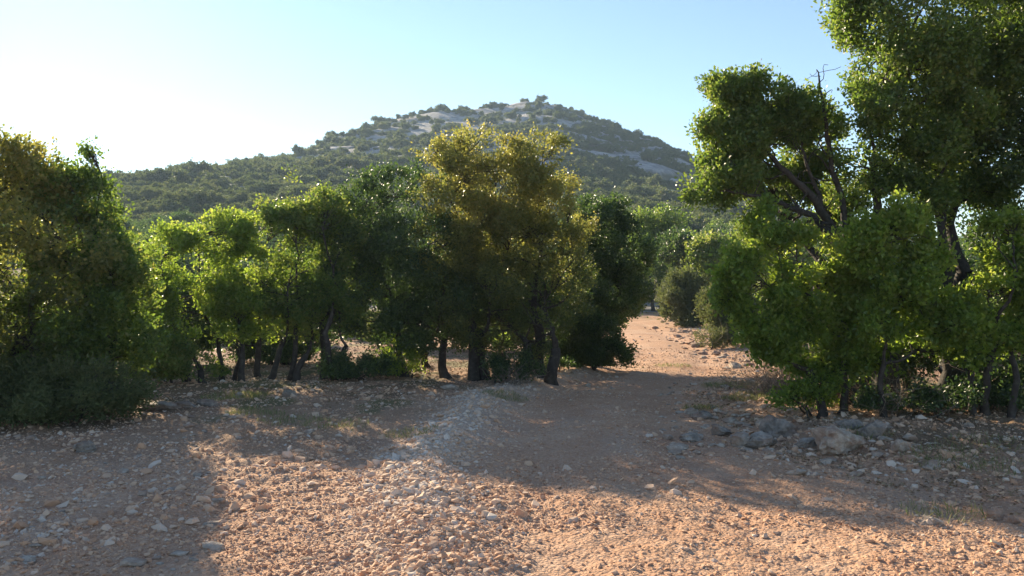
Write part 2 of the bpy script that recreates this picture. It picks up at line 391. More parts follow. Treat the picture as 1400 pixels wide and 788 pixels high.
class Wood:
    def __init__(s): s.V = []; s.F = []; s.n = 0
    def add(s, p, r, sides=6):
        V, Fc = tube(p, r, sides); s.V.append(V); s.F.append(Fc + s.n); s.n += len(V)
    def mesh(s, name, mat, origin): return mesh_np(name, np.concatenate(s.V) - np.array(origin), np.concatenate(s.F), mat, smooth=True)

def px2w(px, py, d): return np.array([(px - 700) / F * d, d, EYE + (HZ - py) / F * d])
def tree(name, label, cat, base, d, lobes, nleaf, size, mat, seed, stems=3, r0=.07, per=16, spread=.075, group=None, twigs=120,
         fork=.35, aspect=.62, extra=(), dscale=1., bases=None, tshift=0., wood='bark', young_lit=0., **kw):
    """lobes given as (px, py, rx_px, rz_px[, depth offset m[, depth radius m]]) measured on the photo at distance d"""
    rng = np.random.default_rng(seed)
    bx = (base - 700) / F * d; bz = gz1(bx, d) - .03
    o = np.array([bx, d, bz])
    Ls = []
    for l in lobes:
        dd = l[4] if len(l) > 4 else 0; c = px2w(l[0], l[1], d + dd); rx = 1.1 * l[2] / F * (d + dd); rz = 1.1 * l[3] / F * (d + dd)
        ry = l[5] if len(l) > 5 else (rx + rz) / 2 * 1.1 * dscale
        Ls.append((*c, rx, ry, rz))
    root = empty(name, o, label, cat, group)
    cme, P = crown_mesh('crown', Ls, nleaf, size, M[mat], rng, per, spread, aspect, tshift, o, zmin=bz + .12, young_lit=young_lit, **kw)
    obj('crown', cme, root)
    if extra:
        W = Wood()
        for pts, ra_, rb_ in extra:
            q = np.array([px2w(a_, b_, d + c_) for a_, b_, c_ in pts]); t0 = np.linspace(0, 1, len(q)); t1 = np.linspace(0, 1, 22)
            q = np.stack([np.interp(t1, t0, q[:, k_]) for k_ in range(3)], 1); q = (q + np.roll(q, 1, 0) + np.roll(q, -1, 0))[1:-1] / 3; q += rng.normal(size=q.shape) * .012
            W.add(q, np.linspace(ra_, rb_, len(q)), 7)
            for a_ in range(6, len(q), 1):
                e = q[a_] + rng.normal(size=3) * np.array([.22, .2, .2]) + np.array([-.04, 0, .12]); r_ = np.linspace(ra_, rb_, len(q))[a_]
                q2, r2 = limb(q[a_], e, r_ * .45, .003, rng, 6, .25); W.add(q2, r2, 4)
        obj('limb', W.mesh('limb', M[wood], o), root)
    # stems: each feeds some lobes
    S = bases if bases else [base + rng.uniform(-14, 14) * (k > 0) for k in range(stems)]
    ends = [np.array(l[:3]) for l in Ls]
    groups = [[] for _ in S]
    sx = np.array([(b - 700) / F * d for b in S])
    order = sorted(range(len(Ls)), key=lambda i: Ls[i][0])
    for q, i in enumerate(order):
        groups[min(len(S) - 1, int(q * len(S) / len(order)))].append(i)
    sxo = np.argsort(sx)
    for gi, g in enumerate(groups):
        xs = sx[sxo[gi]]; W = Wood()
        yb = d + rng.uniform(-.25, .25); b0 = np.array([xs, yb, gz1(xs, yb) - .05])
        tgt = np.mean([ends[i] for i in g], 0) if g else ends[rng.integers(len(ends))]
        fk = b0 + (tgt - b0) * fork * np.array([.7, .7, 1.0]); fk[:2] += rng.normal(size=2) * .06
        rr = r0 * rng.uniform(.75, 1.15)
        p, r = limb(b0, fk, rr * 1.15, rr * .85, rng, 7, .12); r[0] *= 1.35; r[1] *= 1.1; W.add(p, r, 8)
        own = g if g else [int(rng.integers(len(Ls)))]
        skel = [(fk, rr * .8, 0.)]
        for i in sorted(own, key=lambda i: np.linalg.norm(ends[i] - fk)):
            lc = ends[i]; lr = np.array(Ls[i][3:6])
            top = lc + np.array([0, 0, lr[2] * .25])
            s0 = min(skel, key=lambda q_: np.linalg.norm(q_[0] - top) + .45 * q_[2] + max(0, q_[0][2] - top[2] + .25) * 2)
            p, r = limb(s0[0], top, s0[1] * .78, max(.008, s0[1] * .25), rng, 9, .16, .03); W.add(p, r, 6)
            skel += [(p[a_], r[a_], s0[2] + np.linalg.norm(p[a_] - s0[0])) for a_ in range(2, 8)]
            near = P[np.linalg.norm((P - lc) / lr, axis=1) < 1.1]
            m_ = max(6, int(twigs / len(Ls)))
            if len(near):
                for e in near[rng.integers(len(near), size=m_)]:
                    a_ = int(np.argmin(np.linalg.norm(p - e, axis=1) + rng.random(len(p)) * .25)); a_ = max(1, a_ - 1)
                    q, r2 = limb(p[a_], e, min(rr * .2, r[a_] * .7), .003, rng, 6, .2); W.add(q, r2, 4)
                    for e2 in near[np.argsort(np.linalg.norm(near - q[3], axis=1))[1:4]]:
                        q2, r3 = limb(q[2], e2, rr * .08, .002, rng, 4, .2); W.add(q2, r3, 3)
        obj('trunk', W.mesh('trunk', M[wood], o), root)
    return root

# ------------------------------------------------------------------ trees left of the track
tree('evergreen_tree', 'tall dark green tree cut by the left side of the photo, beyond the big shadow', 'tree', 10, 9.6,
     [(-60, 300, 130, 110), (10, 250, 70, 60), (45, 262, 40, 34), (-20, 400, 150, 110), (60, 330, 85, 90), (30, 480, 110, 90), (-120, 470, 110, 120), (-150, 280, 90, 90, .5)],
     52000, .054, 'leaf_ochre', 1, young_lit=.5, stems=3, r0=.08, twigs=160, gap=.30)  # ochre growth on top, painted shade in the lower crown
tree('evergreen_tree', 'dark bushy tree with pale sprigs on top, second tree from the left edge', 'tree', 120, 9.9,
     [(98, 272, 44, 46), (122, 212, 5, 16), (132, 330, 40, 44), (150, 385, 40, 50), (120, 350, 55, 60), (152, 450, 32, 55), (110, 430, 80, 80), (150, 480, 50, 70), (60, 520, 70, 70)],
     42000, .052, 'leaf_green', 2, stems=3, r0=.06, twigs=120, gap=.30, shoots=.09)
tree('juniper_shrub', 'low dense dark shrub touching the stony ground at the foot of the left trees', 'shrub', 90, 9.1,
     [(110, 545, 75, 45), (40, 560, 70, 48), (-40, 550, 80, 70), (150, 530, 38, 45)],
     26000, .06, 'leaf_juniper', 3, stems=2, r0=.04, twigs=90, aspect=.3, gap=.33, shoots=.14)
tree('evergreen_tree', 'light green slender tree with sunlit leaves down to the ground, second group from the left', 'tree', 300, 13.0,
     [(235, 345, 38, 36), (300, 322, 46, 38), (215, 395, 28, 36), (265, 400, 58, 46), (330, 390, 50, 50), (240, 455, 38, 36), (325, 440, 46, 32)],
     30000, .056, 'leaf_bright', 4, r0=.045, twigs=170, gap=.33, dscale=.7, bases=[262, 288, 304, 322, 336], fork=.4)
tree('evergreen_tree', 'green many stemmed tree with an airy crown, left of the dark rounded tree', 'tree', 410, 13.3,
     [(412, 280, 48, 40), (450, 292, 34, 34), (370, 330, 40, 40), (445, 330, 42, 48), (400, 390, 62, 48), (460, 400, 40, 50), (350, 415, 36, 36), (430, 432, 56, 30)],
     34000, .054, 'leaf_green', 5, r0=.05, twigs=190, gap=.32, dscale=.8, bases=[352, 372, 395, 412, 438, 462, 480], fork=.42, tshift=.12)
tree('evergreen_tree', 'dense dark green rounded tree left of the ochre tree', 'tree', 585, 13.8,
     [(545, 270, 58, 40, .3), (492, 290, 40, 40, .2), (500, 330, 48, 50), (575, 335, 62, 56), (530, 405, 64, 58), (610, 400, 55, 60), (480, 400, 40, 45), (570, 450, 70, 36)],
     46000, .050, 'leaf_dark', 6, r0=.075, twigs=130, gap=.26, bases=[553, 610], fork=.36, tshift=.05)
tree('ochre_tree', 'tall tree with new yellow ochre leaves, and shade tinted into its lower crown, in the middle of the photo', 'tree', 700, 13.4,
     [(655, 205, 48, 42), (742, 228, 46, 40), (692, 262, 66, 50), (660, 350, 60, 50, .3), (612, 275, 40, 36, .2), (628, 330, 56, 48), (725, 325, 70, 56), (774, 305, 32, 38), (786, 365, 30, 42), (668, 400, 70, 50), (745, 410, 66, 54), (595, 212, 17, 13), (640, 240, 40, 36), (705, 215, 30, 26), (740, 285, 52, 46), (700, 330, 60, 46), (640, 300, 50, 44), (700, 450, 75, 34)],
     78000, .048, 'leaf_ochre', 7, young_lit=.55, r0=.085, twigs=300, gap=.34, bases=[648, 664, 712, 738, 752], fork=.30)  # lower leaves tinted darker green as painted shade, new ochre leaves above
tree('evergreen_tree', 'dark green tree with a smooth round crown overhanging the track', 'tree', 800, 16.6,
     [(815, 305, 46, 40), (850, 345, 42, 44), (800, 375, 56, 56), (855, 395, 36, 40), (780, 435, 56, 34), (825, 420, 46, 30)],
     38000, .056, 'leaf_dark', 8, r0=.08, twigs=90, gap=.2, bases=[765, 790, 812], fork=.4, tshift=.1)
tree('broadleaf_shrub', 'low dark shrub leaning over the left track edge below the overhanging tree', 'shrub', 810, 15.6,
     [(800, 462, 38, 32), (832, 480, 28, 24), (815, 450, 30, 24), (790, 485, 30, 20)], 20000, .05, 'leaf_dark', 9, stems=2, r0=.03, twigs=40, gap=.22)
tree('broadleaf_shrub', 'small sunlit green shrub between the stems left of the thick forked trunk', 'shrub', 548, 13.6,
     [(548, 498, 30, 28), (525, 505, 18, 18)], 4200, .05, 'leaf_bright', 10, stems=3, r0=.015, twigs=40, gap=.35)
tree('broadleaf_shrub', 'leafy shrub with shiny leaves at the foot of the light green slender tree', 'shrub', 235, 12.6,
     [(225, 490, 34, 34), (262, 505, 34, 28), (205, 515, 26, 24)], 8500, .055, 'leaf_green', 11, stems=3, r0=.02, twigs=50, gap=.33, tshift=.15)
tree('broadleaf_shrub', 'dark low shrub in the shade under the dark rounded tree', 'shrub', 500, 13.2,
     [(500, 510, 34, 24), (465, 515, 24, 18)], 6000, .045, 'leaf_dark', 12, stems=3, r0=.018, twigs=40, gap=.3)
tree('broadleaf_shrub', 'small dark shrub at the foot of the ochre tree', 'shrub', 678, 13.0,
     [(678, 505, 17, 18), (722, 500, 20, 16)], 4500, .042, 'leaf_dark', 13, stems=3, r0=.018, twigs=30, gap=.3)
for k_, (px_, d_, w_, h_, lab) in enumerate([
 (455, 12.9, 24, 26, 'upright dark bush left of the low shrub in the shade'),
    (765, 14.6, 24, 20, 'dark low bush at the right foot of the ochre tree')]):
    tree('broadleaf_shrub', lab, 'shrub', px_, d_, [(px_, 512, w_, h_), (px_ + 14, 520, w_ * .7, h_ * .7), (px_ - 16, 518, w_ * .6, h_ * .8)], 5000, .045, 'leaf_dark', 60 + k_, stems=3, r0=.015, twigs=40, gap=.42, shoots=.2)
# ------------------------------------------------------------------ right of the track
tree('holm_oak', 'big evergreen tree with a left leaning limb and a separate rounded crown against the sky', 'tree', 1185, 10.2,
     [(1040, 145, 64, 50), (1035, 205, 56, 46), (995, 195, 48, 46), (1085, 165, 34, 40), (985, 250, 50, 30, -.2), (1130, 170, 24, 30, .4), (1060, 262, 40, 22, .3), (1105, 235, 34, 40, .4), (1150, 300, 45, 60, .8)],
     58000, .052, 'leaf_green', 20, r0=.12, twigs=260, gap=.31, dscale=.75, bases=[1172, 1192], fork=.5, tshift=.1,
     extra=[([(1168, 420, 0), (1150, 335, -.1), (1112, 268, -.2), (1060, 222, -.1), (1020, 170, 0)], .075, .02), ([(1150, 335, -.1), (1105, 292, -.25), (1040, 268, -.3), (975, 258, -.3)], .05, .012),
            ([(1165, 390, 0), (1152, 280, -.1), (1132, 190, -.1), (1122, 120, 0), (1117, 88, 0)], .05, .006), ([(1140, 320, -.1), (1108, 240, -.2), (1090, 180, -.1)], .035, .01)])
tree('holm_oak', 'tallest evergreen tree at the right, its crown running out of the top of the photo', 'tree', 1290, 9.8,
     [(1195, 35, 55, 70), (1225, 95, 60, 60), (1300, 170, 60, 60, .2), (1375, 60, 70, 70, .2), (1190, 230, 46, 44, .3), (1180, -40, 50, 60), (1300, 260, 50, 40, .6), (1190, 130, 42, 50, -.1), (1260, 40, 80, 90), (1240, 160, 68, 62), (1335, 110, 75, 80, .4), (1290, -90, 150, 90), (1410, -20, 80, 110, .4), (1250, 250, 56, 44, .3), (1340, 230, 56, 56, .5)],
     125000, .052, 'leaf_green', 21, r0=.12, twigs=260, gap=.31, bases=[1222, 1285, 1305], fork=.42, tshift=.05)
tree('holm_oak', 'evergreen tree cut by the right edge of the photo, with a dark crown', 'tree', 1440, 9.9,
     [(1400, 200, 62, 70), (1470, 130, 90, 120), (1400, 320, 70, 60, .3), (1480, 320, 80, 100), (1500, -20, 90, 90), (1440, 430, 80, 60, .3)],
     44000, .052, 'leaf_dark', 22, r0=.10, twigs=120, gap=.28, bases=[1392, 1440, 1480], fork=.4, tshift=.1)
tree('evergreen_tree', 'bright green sunlit bushy tree in front of the big leaning tree on the right', 'tree', 1120, 9.2,
     [(1090, 350, 48, 36), (1065, 305, 42, 28, .3), (1120, 310, 40, 30, .4), (1040, 395, 46, 40), (1060, 480, 30, 20), (1110, 478, 44, 28, .2), (1110, 415, 64, 50), (1050, 445, 38, 30), (1165, 370, 46, 44), (1165, 450, 56, 42), (1010, 360, 28, 26), (1000, 410, 22, 24)],
     40000, .057, 'leaf_bright', 23, r0=.045, twigs=220, gap=.37, dscale=.55, shoots=.14, sub_r=.27, nsub=20, bases=[1122, 1148], fork=.4)
tree('evergreen_tree', 'sunlit leafy branches in front of the dark trunks, right of the bright bushy tree', 'tree', 1235, 8.8,
     [(1225, 325, 52, 34), (1215, 290, 24, 24), (1185, 350, 34, 24), (1270, 350, 26, 20), (1240, 410, 60, 44), (1290, 440, 52, 36), (1200, 440, 40, 32), (1180, 490, 40, 28, .4), (1250, 485, 46, 26, .4)],
     29000, .056, 'leaf_bright', 24, r0=.04, twigs=180, gap=.38, dscale=.55, shoots=.14, sub_r=.27, nsub=20, bases=[1218], fork=.45)
tree('evergreen_tree', 'sapling with sunlit tiered sprays of leaves at the right edge', 'tree', 1365, 8.9,
     [(1375, 310, 34, 16), (1385, 352, 40, 18), (1350, 385, 44, 22), (1390, 440, 50, 40), (1330, 470, 44, 34), (1440, 400, 50, 80)],
     18000, .056, 'leaf_bright', 25, r0=.035, twigs=110, gap=.33, dscale=.6, bases=[1330, 1352, 1372, 1388], fork=.5)
tree('broadleaf_shrub', 'small shrub with shiny round leaves behind the largest boulder', 'shrub', 1112, 9.3,
     [(1110, 530, 30, 26), (1092, 548, 26, 18), (1135, 515, 22, 24)], 4200, .045, 'leaf_bright', 26, stems=4, r0=.014, twigs=60, gap=.4, tshift=-.1)
tree('broadleaf_shrub', 'dark low undergrowth shrub at the foot of the tallest tree', 'shrub', 1270, 9.1,
     [(1240, 550, 36, 26), (1290, 555, 40, 30), (1200, 555, 26, 24)], 9000, .04, 'leaf_dark', 27, stems=3, r0=.014, twigs=40, gap=.33)
tree('broadleaf_shrub', 'dark undergrowth shrub low at the right edge', 'shrub', 1380, 9.2,
     [(1360, 550, 40, 32), (1410, 540, 30, 40)], 8000, .04, 'leaf_dark', 28, stems=3, r0=.014, twigs=40, gap=.33)
# darker thicket behind the left row
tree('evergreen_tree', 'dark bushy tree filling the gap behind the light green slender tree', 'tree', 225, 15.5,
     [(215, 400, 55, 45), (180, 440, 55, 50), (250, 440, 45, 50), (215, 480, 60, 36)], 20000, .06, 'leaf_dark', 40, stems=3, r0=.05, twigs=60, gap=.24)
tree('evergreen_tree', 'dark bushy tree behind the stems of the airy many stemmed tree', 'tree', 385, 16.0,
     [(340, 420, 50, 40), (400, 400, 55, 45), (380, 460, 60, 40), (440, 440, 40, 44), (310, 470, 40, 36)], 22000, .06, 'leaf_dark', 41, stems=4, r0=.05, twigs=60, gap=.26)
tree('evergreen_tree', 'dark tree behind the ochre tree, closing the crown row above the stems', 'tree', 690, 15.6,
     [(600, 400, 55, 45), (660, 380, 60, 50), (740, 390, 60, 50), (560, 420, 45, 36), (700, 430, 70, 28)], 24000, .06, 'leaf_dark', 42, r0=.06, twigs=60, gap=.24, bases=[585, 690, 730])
tree('broadleaf_shrub', 'sunlit pale green shrub in the gap left of the ochre tree stems', 'shrub', 770, 19.0,
     [(690, 478, 20, 20), (775, 470, 18, 22), (795, 485, 18, 16)], 5000, .06, 'leaf_bright', 43, stems=3, r0=.02, twigs=30, gap=.33)
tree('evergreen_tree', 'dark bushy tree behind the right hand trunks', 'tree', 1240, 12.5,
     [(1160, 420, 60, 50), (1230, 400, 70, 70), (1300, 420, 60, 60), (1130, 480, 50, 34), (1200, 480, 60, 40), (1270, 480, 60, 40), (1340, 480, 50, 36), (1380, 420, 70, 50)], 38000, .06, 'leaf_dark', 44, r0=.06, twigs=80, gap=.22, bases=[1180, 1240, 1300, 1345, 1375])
# conifer scrub and trees beyond the bend
jun = dict(aspect=.26, per=22, gap=.28)
tree('juniper_shrub', 'grey green feathery juniper right of the far bend of the track', 'shrub', 935, 33.0,
     [(925, 405, 22, 28), (948, 400, 18, 24), (935, 425, 30, 22)], 12000, .17, 'leaf_juniper', 30, stems=2, r0=.05, twigs=30, spread=.2, **jun)
tree('juniper_shrub', 'tall olive juniper with drooping tips, left of the bright bushy tree', 'shrub', 990, 22.5,
     [(985, 425, 22, 28), (1005, 400, 22, 26), (1010, 440, 26, 28)], 12000, .12, 'leaf_juniper', 31, stems=2, r0=.05, twigs=30, spread=.15, tshift=.15, **jun)
tree('juniper_shrub', 'small yellowish low shrub beside the rubble on the right track edge', 'shrub', 978, 21.5,
     [(972, 461, 17, 13), (993, 463, 14, 12)], 5000, .09, 'leaf_juniper', 32, stems=2, r0=.02, twigs=10, spread=.1, tshift=.35, **jun)
tree('evergreen_tree', 'dark rounded tree beyond the bend, left of the pale round one', 'tree', 930, 38.0,
     [(925, 345, 22, 24), (940, 370, 18, 26)], 9000, .13, 'leaf_dark', 33, stems=2, r0=.08, twigs=20, spread=.25, gap=.2)
tree('evergreen_tree', 'round light green tree beyond the bend, dark on its right side', 'tree', 975, 36.0,
     [(968, 345, 24, 20), (985, 362, 24, 22), (955, 372, 14, 18)], 9000, .13, 'leaf_green', 34, stems=2, r0=.08, twigs=20, spread=.25, gap=.2, tshift=.2)
tree('evergreen_tree', 'broad green tree just right of the overhanging tree, past the bend', 'tree', 900, 46.0,
     [(895, 320, 34, 28), (915, 345, 28, 36), (880, 360, 26, 34)], 12000, .15, 'leaf_green', 35, stems=2, r0=.1, twigs=20, spread=.3, gap=.2)
tree('evergreen_tree', 'olive green tree in the gap under the leaning limb, beyond the track', 'tree', 1050, 30.0,
     [(1040, 330, 34, 26), (1070, 350, 40, 34), (1030, 370, 30, 30), (1085, 400, 50, 36)], 12000, .12, 'leaf_green', 36, stems=3, r0=.1, twigs=40, spread=.22, gap=.3, tshift=.15)

# ------------------------------------------------------------------ clearing shrubs behind the left trees (shared shapes)
def lib_mesh(kind, seed):
    rng = np.random.default_rng(seed)
    if kind == 'tree':
        L_ = [(0, 0, 2.4, 1.5, 1.5, 1.1)] + [(*(rng.normal(size=2) * .8), rng.uniform(1.4, 3.0), rng.uniform(.7, 1.1), rng.uniform(.7, 1.1), rng.uniform(.6, .9)) for _ in range(4)]
        me, P = crown_mesh('crown', L_, 9000, .12, M['leaf_green'] if seed % 4 == 1 else M['leaf_dark'], rng, 26, .2, gap=.22, tshift=.1)
        W = Wood()
        for k in range(3):
            p, r = limb((rng.normal() * .2, rng.normal() * .2, -.15), np.array(L_[k][:3]), .10, .04, rng); W.add(p, r)
        return me, W.mesh('trunk', M['bark'], (0, 0, 0))
    n = rng.integers(3, 6)
    L_ = [(*(rng.normal(size=2) * .55), rng.uniform(.5, 1.1), rng.uniform(.6, .95), rng.uniform(.6, .95), rng.uniform(.5, .85)) for _ in range(n)]
    big = kind == 'mid'
    me, P = crown_mesh('foliage', L_, 4200 if big else 1500, .13 if big else .22, M['leaf_scrub'], rng, 12, .16, aspect=.7, gap=.1, zmin=-.1, sub_r=.5, nsub=8, tshift=rng.uniform(-.15, .2))
    return me, None
TREES = [lib_mesh('tree', 100 + k) for k in range(4)]
MIDS = [lib_mesh('mid', 200 + k) for k in range(4)]
FARS = [lib_mesh('far', 300 + k) for k in range(5)]
rng = np.random.default_rng(77)
# shrubs of the clearing seen between stems
spots = [(505, 24), (530, 30), (470, 32), (560, 21), (590, 27), (620, 34), (660, 20), (690, 24), (680, 31), (440, 27), (400, 22), (340, 26), (290, 22), (250, 30), (205, 24),
         (740, 26), (760, 34), (1180, 17), (1240, 20), (1330, 17), (1400, 19), (1100, 22), (1280, 26)]
for k, (px, d) in enumerate(spots):
    x = (px - 700) / F * d; me = MIDS[k % 4][0]
    o = obj('scrub_bush', me, None, (x, d, gz1(x, d) - .05)); s = rng.uniform(.5, .95); o.scale = (s, s, s * .8); o.rotation_euler.z = rng.uniform(0, 6.28)
    tag(o, 'low green bush in the stony clearing seen between the tree stems', 'shrub', 'bushes in the clearing behind the tree row')
# grove behind the clearing and on the foot of the slope: individual trees
grove = []
for _ in range(4000):
    d = rng.uniform(44, 92); px = rng.uniform(-60, 1460); x = (px - 700) / F * d
    if dist_poly(np.array([x]), np.array([d]), ROAD)[0] < 3.5: continue
    if all((x - a) ** 2 + (d - b) ** 2 > 4.3 ** 2 for a, b in grove): grove.append((x, d))
    if len(grove) >= 150: break
for k, (x, d) in enumerate(grove):
    tm, wm = TREES[int(rng.integers(4))]
    root = empty('hillside_tree', (x, d, gz1(x, d) - .05), 'rounded evergreen tree in the grove at the foot of the hill, behind the tree row', 'tree', 'trees of the grove at the foot of the hill')
    s = rng.uniform(.8, 1.35); root.scale = (s, s, s * rng.uniform(.8, 1.0)); root.rotation_euler.z = rng.uniform(0, 6.28)
    obj('crown', tm, root); obj('trunk', wm, root)

# ------------------------------------------------------------------ scrub on the hill
cand = rng.random((30000, 2)); az = np.radians(-36 + 72 * cand[:, 0]); r = np.sqrt(85 ** 2 + (325 ** 2 - 85 ** 2) * cand[:, 1])
X, Y = r * np.sin(az), r * np.cos(az); px = 700 + F * X / Y
Rr = np.interp(px, SKY_X, RID)
rk = rockiness(X, Y)
keep = (r < Rr * 1.04) & (rng.random(len(X)) > rk * .86) & (fbm(X / 18, Y / 18, 3, 55) > .33)
X, Y, r, px = X[keep], Y[keep], r[keep], px[keep]
S = rng.uniform(.75, 1.7, len(X)) * np.interp(r, [85, 150, 300], [1.15, 1.05, .95])
S *= rng.choice([.35, .5, .65, .8, .95], len(X))
cell = {}; sel = []
for i in range(len(X)):
    k = (int(X[i] // 2.5), int(Y[i] // 2.5)); ok = True
    for a in (-1, 0, 1):
        for b_ in (-1, 0, 1):
            for j in cell.get((k[0] + a, k[1] + b_), ()):
                if (X[i] - X[j]) ** 2 + (Y[i] - Y[j]) ** 2 < (.95 * (S[i] + S[j]) / 2 * 1.25) ** 2: ok = False
    if ok: cell.setdefault(k, []).append(i); sel.append(i)
sel = np.array(sel); X, Y, r, px, S = X[sel], Y[sel], r[sel], px[sel], S[sel]
Z = gz(X, Y) - .15
py = HZ - (Z + S - EYE) / Y * F
print('hill scrub', len(X))
vis = (px > 110) & (px < 1010) & (py < 300)
score = np.where(vis, S / Y, 0); order = np.argsort(-score)
one, rest = order[:285], order[285:]
for i in one:
    o = obj('hillside_shrub', MIDS[int(rng.integers(4))][0] if r[i] < 150 else FARS[int(rng.integers(5))][0], None, (X[i], Y[i], Z[i]))
    o.scale = (S[i], S[i], S[i] * rng.uniform(.8, 1.15)); o.rotation_euler.z = rng.uniform(0, 6.28)
    tag(o, 'rounded dull green shrub growing on the slope below the hill and ridge skyline', 'shrub', 'larger shrubs scattered over the hillside')
# everything smaller on the hill: one object, instanced on points
pm = bpy.data.meshes.new('hillside_scrub'); pm.vertices.add(len(rest))
pm.vertices.foreach_set('co', np.stack([X[rest], Y[rest], Z[rest]], 1).astype(np.float32).ravel())
for nm, arr in (('sc', S[rest]), ('rz', rng.uniform(0, 6.28, len(rest))), ('pick', rng.integers(0, 5, len(rest)).astype(float))):
    a = pm.attributes.new(nm, 'FLOAT', 'POINT'); a.data.foreach_set('value', np.ascontiguousarray(arr, dtype=np.float32))
so = obj('hillside_scrub', pm); tag(so, 'mass of small evergreen scrub covering the hill and the left ridge', 'scrub', None, 'stuff')
ng = bpy.data.node_groups.new('scrub_scatter', 'GeometryNodeTree')
ng.interface.new_socket('Geometry', in_out='INPUT', socket_type='NodeSocketGeometry'); ng.interface.new_socket('Geometry', in_out='OUTPUT', socket_type='NodeSocketGeometry')
gi = ng.nodes.new('NodeGroupInput'); go = ng.nodes.new('NodeGroupOutput'); jn = ng.nodes.new('GeometryNodeJoinGeometry')
def nattr(nm):
    a = ng.nodes.new('GeometryNodeInputNamedAttribute'); a.data_type = 'FLOAT'; a.inputs['Name'].default_value = nm; return a.outputs[0]
cx = ng.nodes.new('ShaderNodeCombineXYZ'); ng.links.new(nattr('rz'), cx.inputs[2])
srcs = {}
for i in one:
    pass
for k in range(5):
    src = None
    for o in C.objects:
        if o.data is FARS[k][0]: src = o; break
    if src is None: continue
    oi = ng.nodes.new('GeometryNodeObjectInfo'); oi.inputs['Object'].default_value = src; oi.transform_space = 'ORIGINAL'
    iop = ng.nodes.new('GeometryNodeInstanceOnPoints'); cm = ng.nodes.new('FunctionNodeCompare'); cm.data_type = 'FLOAT'; cm.operation = 'EQUAL'
    cm.inputs['Epsilon'].default_value = .1; ng.links.new(nattr('pick'), cm.inputs[0]); cm.inputs[1].default_value = float(k)
    ng.links.new(gi.outputs[0], iop.inputs['Points']); ng.links.new(cm.outputs[0], iop.inputs['Selection']); ng.links.new(oi.outputs['Geometry'], iop.inputs['Instance'])
    ng.links.new(cx.outputs[0], iop.inputs['Rotation']); ng.links.new(nattr('sc'), iop.inputs['Scale']); ng.links.new(iop.outputs[0], jn.inputs[0])
ng.links.new(jn.outputs[0], go.inputs[0])
md = so.modifiers.new('scatter', 'NODES'); md.node_group = ng

# ------------------------------------------------------------------ gravel, stones and boulders
OCT_V = np.array([(1, 0, 0), (-1, 0, 0), (0, 1, 0), (0, -1, 0), (0, 0, 1), (0, 0, -1)], float)
OCT_F = np.array([(0, 2, 4), (2, 1, 4), (1, 3, 4), (3, 0, 4), (2, 0, 5), (1, 2, 5), (3, 1, 5), (0, 3, 5)])
m, nt, N, L, p = new_mat('gravel_chips'); M['gravel'] = m
rp = ramp(N, [(0, (.36, .19, .115)), (.3, (.54, .315, .195)), (.65, (.63, .42, .285)), (.85, (.62, .48, .38)), (1, (.66, .56, .47))])
L.new(attr(N, 'tint'), rp.inputs['Fac']); L.new(rp.outputs['Color'], p.inputs['Base Color']); p.inputs['Roughness'].default_value = .9; p.inputs['Specular IOR Level'].default_value = .25
_ph = (1 + 5 ** .5) / 2
ICO_V = unit(np.array([(-1, _ph, 0), (1, _ph, 0), (-1, -_ph, 0), (1, -_ph, 0), (0, -1, _ph), (0, 1, _ph), (0, -1, -_ph), (0, 1, -_ph), (_ph, 0, -1), (_ph, 0, 1), (-_ph, 0, -1), (-_ph, 0, 1)], float))
ICO_F = np.array([(0, 11, 5), (0, 5, 1), (0, 1, 7), (0, 7, 10), (0, 10, 11), (1, 5, 9), (5, 11, 4), (11, 10, 2), (10, 7, 6), (7, 1, 8), (3, 9, 4), (3, 4, 2), (3, 2, 6), (3, 6, 8), (3, 8, 9), (4, 9, 5), (2, 4, 11), (6, 2, 10), (8, 6, 7), (9, 8, 1)])
def chip_geo(x, y, s, rng, BV, BF, jit):
    n = len(x); z = gz(x, y); k = len(BV)
    V = BV[None] + np.clip(rng.normal(size=(n, k, 3)), -1.5, 1.5) * jit
    sc = s[:, None, None] * np.stack([rng.uniform(.8, 1.25, n), rng.uniform(.65, 1.05, n), rng.uniform(.45, .8, n)], 1)[:, None, :]
    V = V * sc; a = rng.uniform(0, 6.28, n); ca, sa = np.cos(a)[:, None], np.sin(a)[:, None]
    tl = rng.normal(size=n)[:, None] * .25
    zz = V[..., 2] + V[..., 0] * tl
    xx = V[..., 0] * ca - V[..., 1] * sa; yy = V[..., 0] * sa + V[..., 1] * ca
    V = np.stack([xx + x[:, None], yy + y[:, None], zz + (z + s * .08)[:, None]], 2).reshape(-1, 3)
    return V, (BF[None] + (np.arange(n) * k)[:, None, None]).reshape(-1, 3)
def chips(name, x, y, s, tint, rng, label, cat, big=.008):
    b = s > big
    V1, F1 = chip_geo(x[b], y[b], s[b], rng, ICO_V, ICO_F, .24); V2, F2 = chip_geo(x[~b], y[~b], s[~b], rng, OCT_V, OCT_F, .2)
    o = obj(name, mesh_np(name, np.concatenate([V1, V2]), np.concatenate([F1, F2 + len(V1)]), M['gravel'], tint=np.concatenate([np.repeat(tint[b], 20), np.repeat(tint[~b], 8)])))
    return tag(o, label, cat, None, 'stuff')
rng = np.random.default_rng(5)
def spread(n, r0, r1, amax=37, pw=1.0):
    u = rng.random(n); r = (r0 ** (-pw) + u * (r1 ** (-pw) - r0 ** (-pw))) ** (-1 / pw); a = np.radians(rng.uniform(-amax, amax, n))
    return r * np.sin(a), r * np.cos(a)
x, y = spread(170000, 3.4, 22, pw=.6)
dtr = dist_poly(x, y, ROAD) - road_w(y); dg = dist_poly(x, y, RIDGE)
patch = fbm(x * 1.4, y * 1.4, 3, 17)
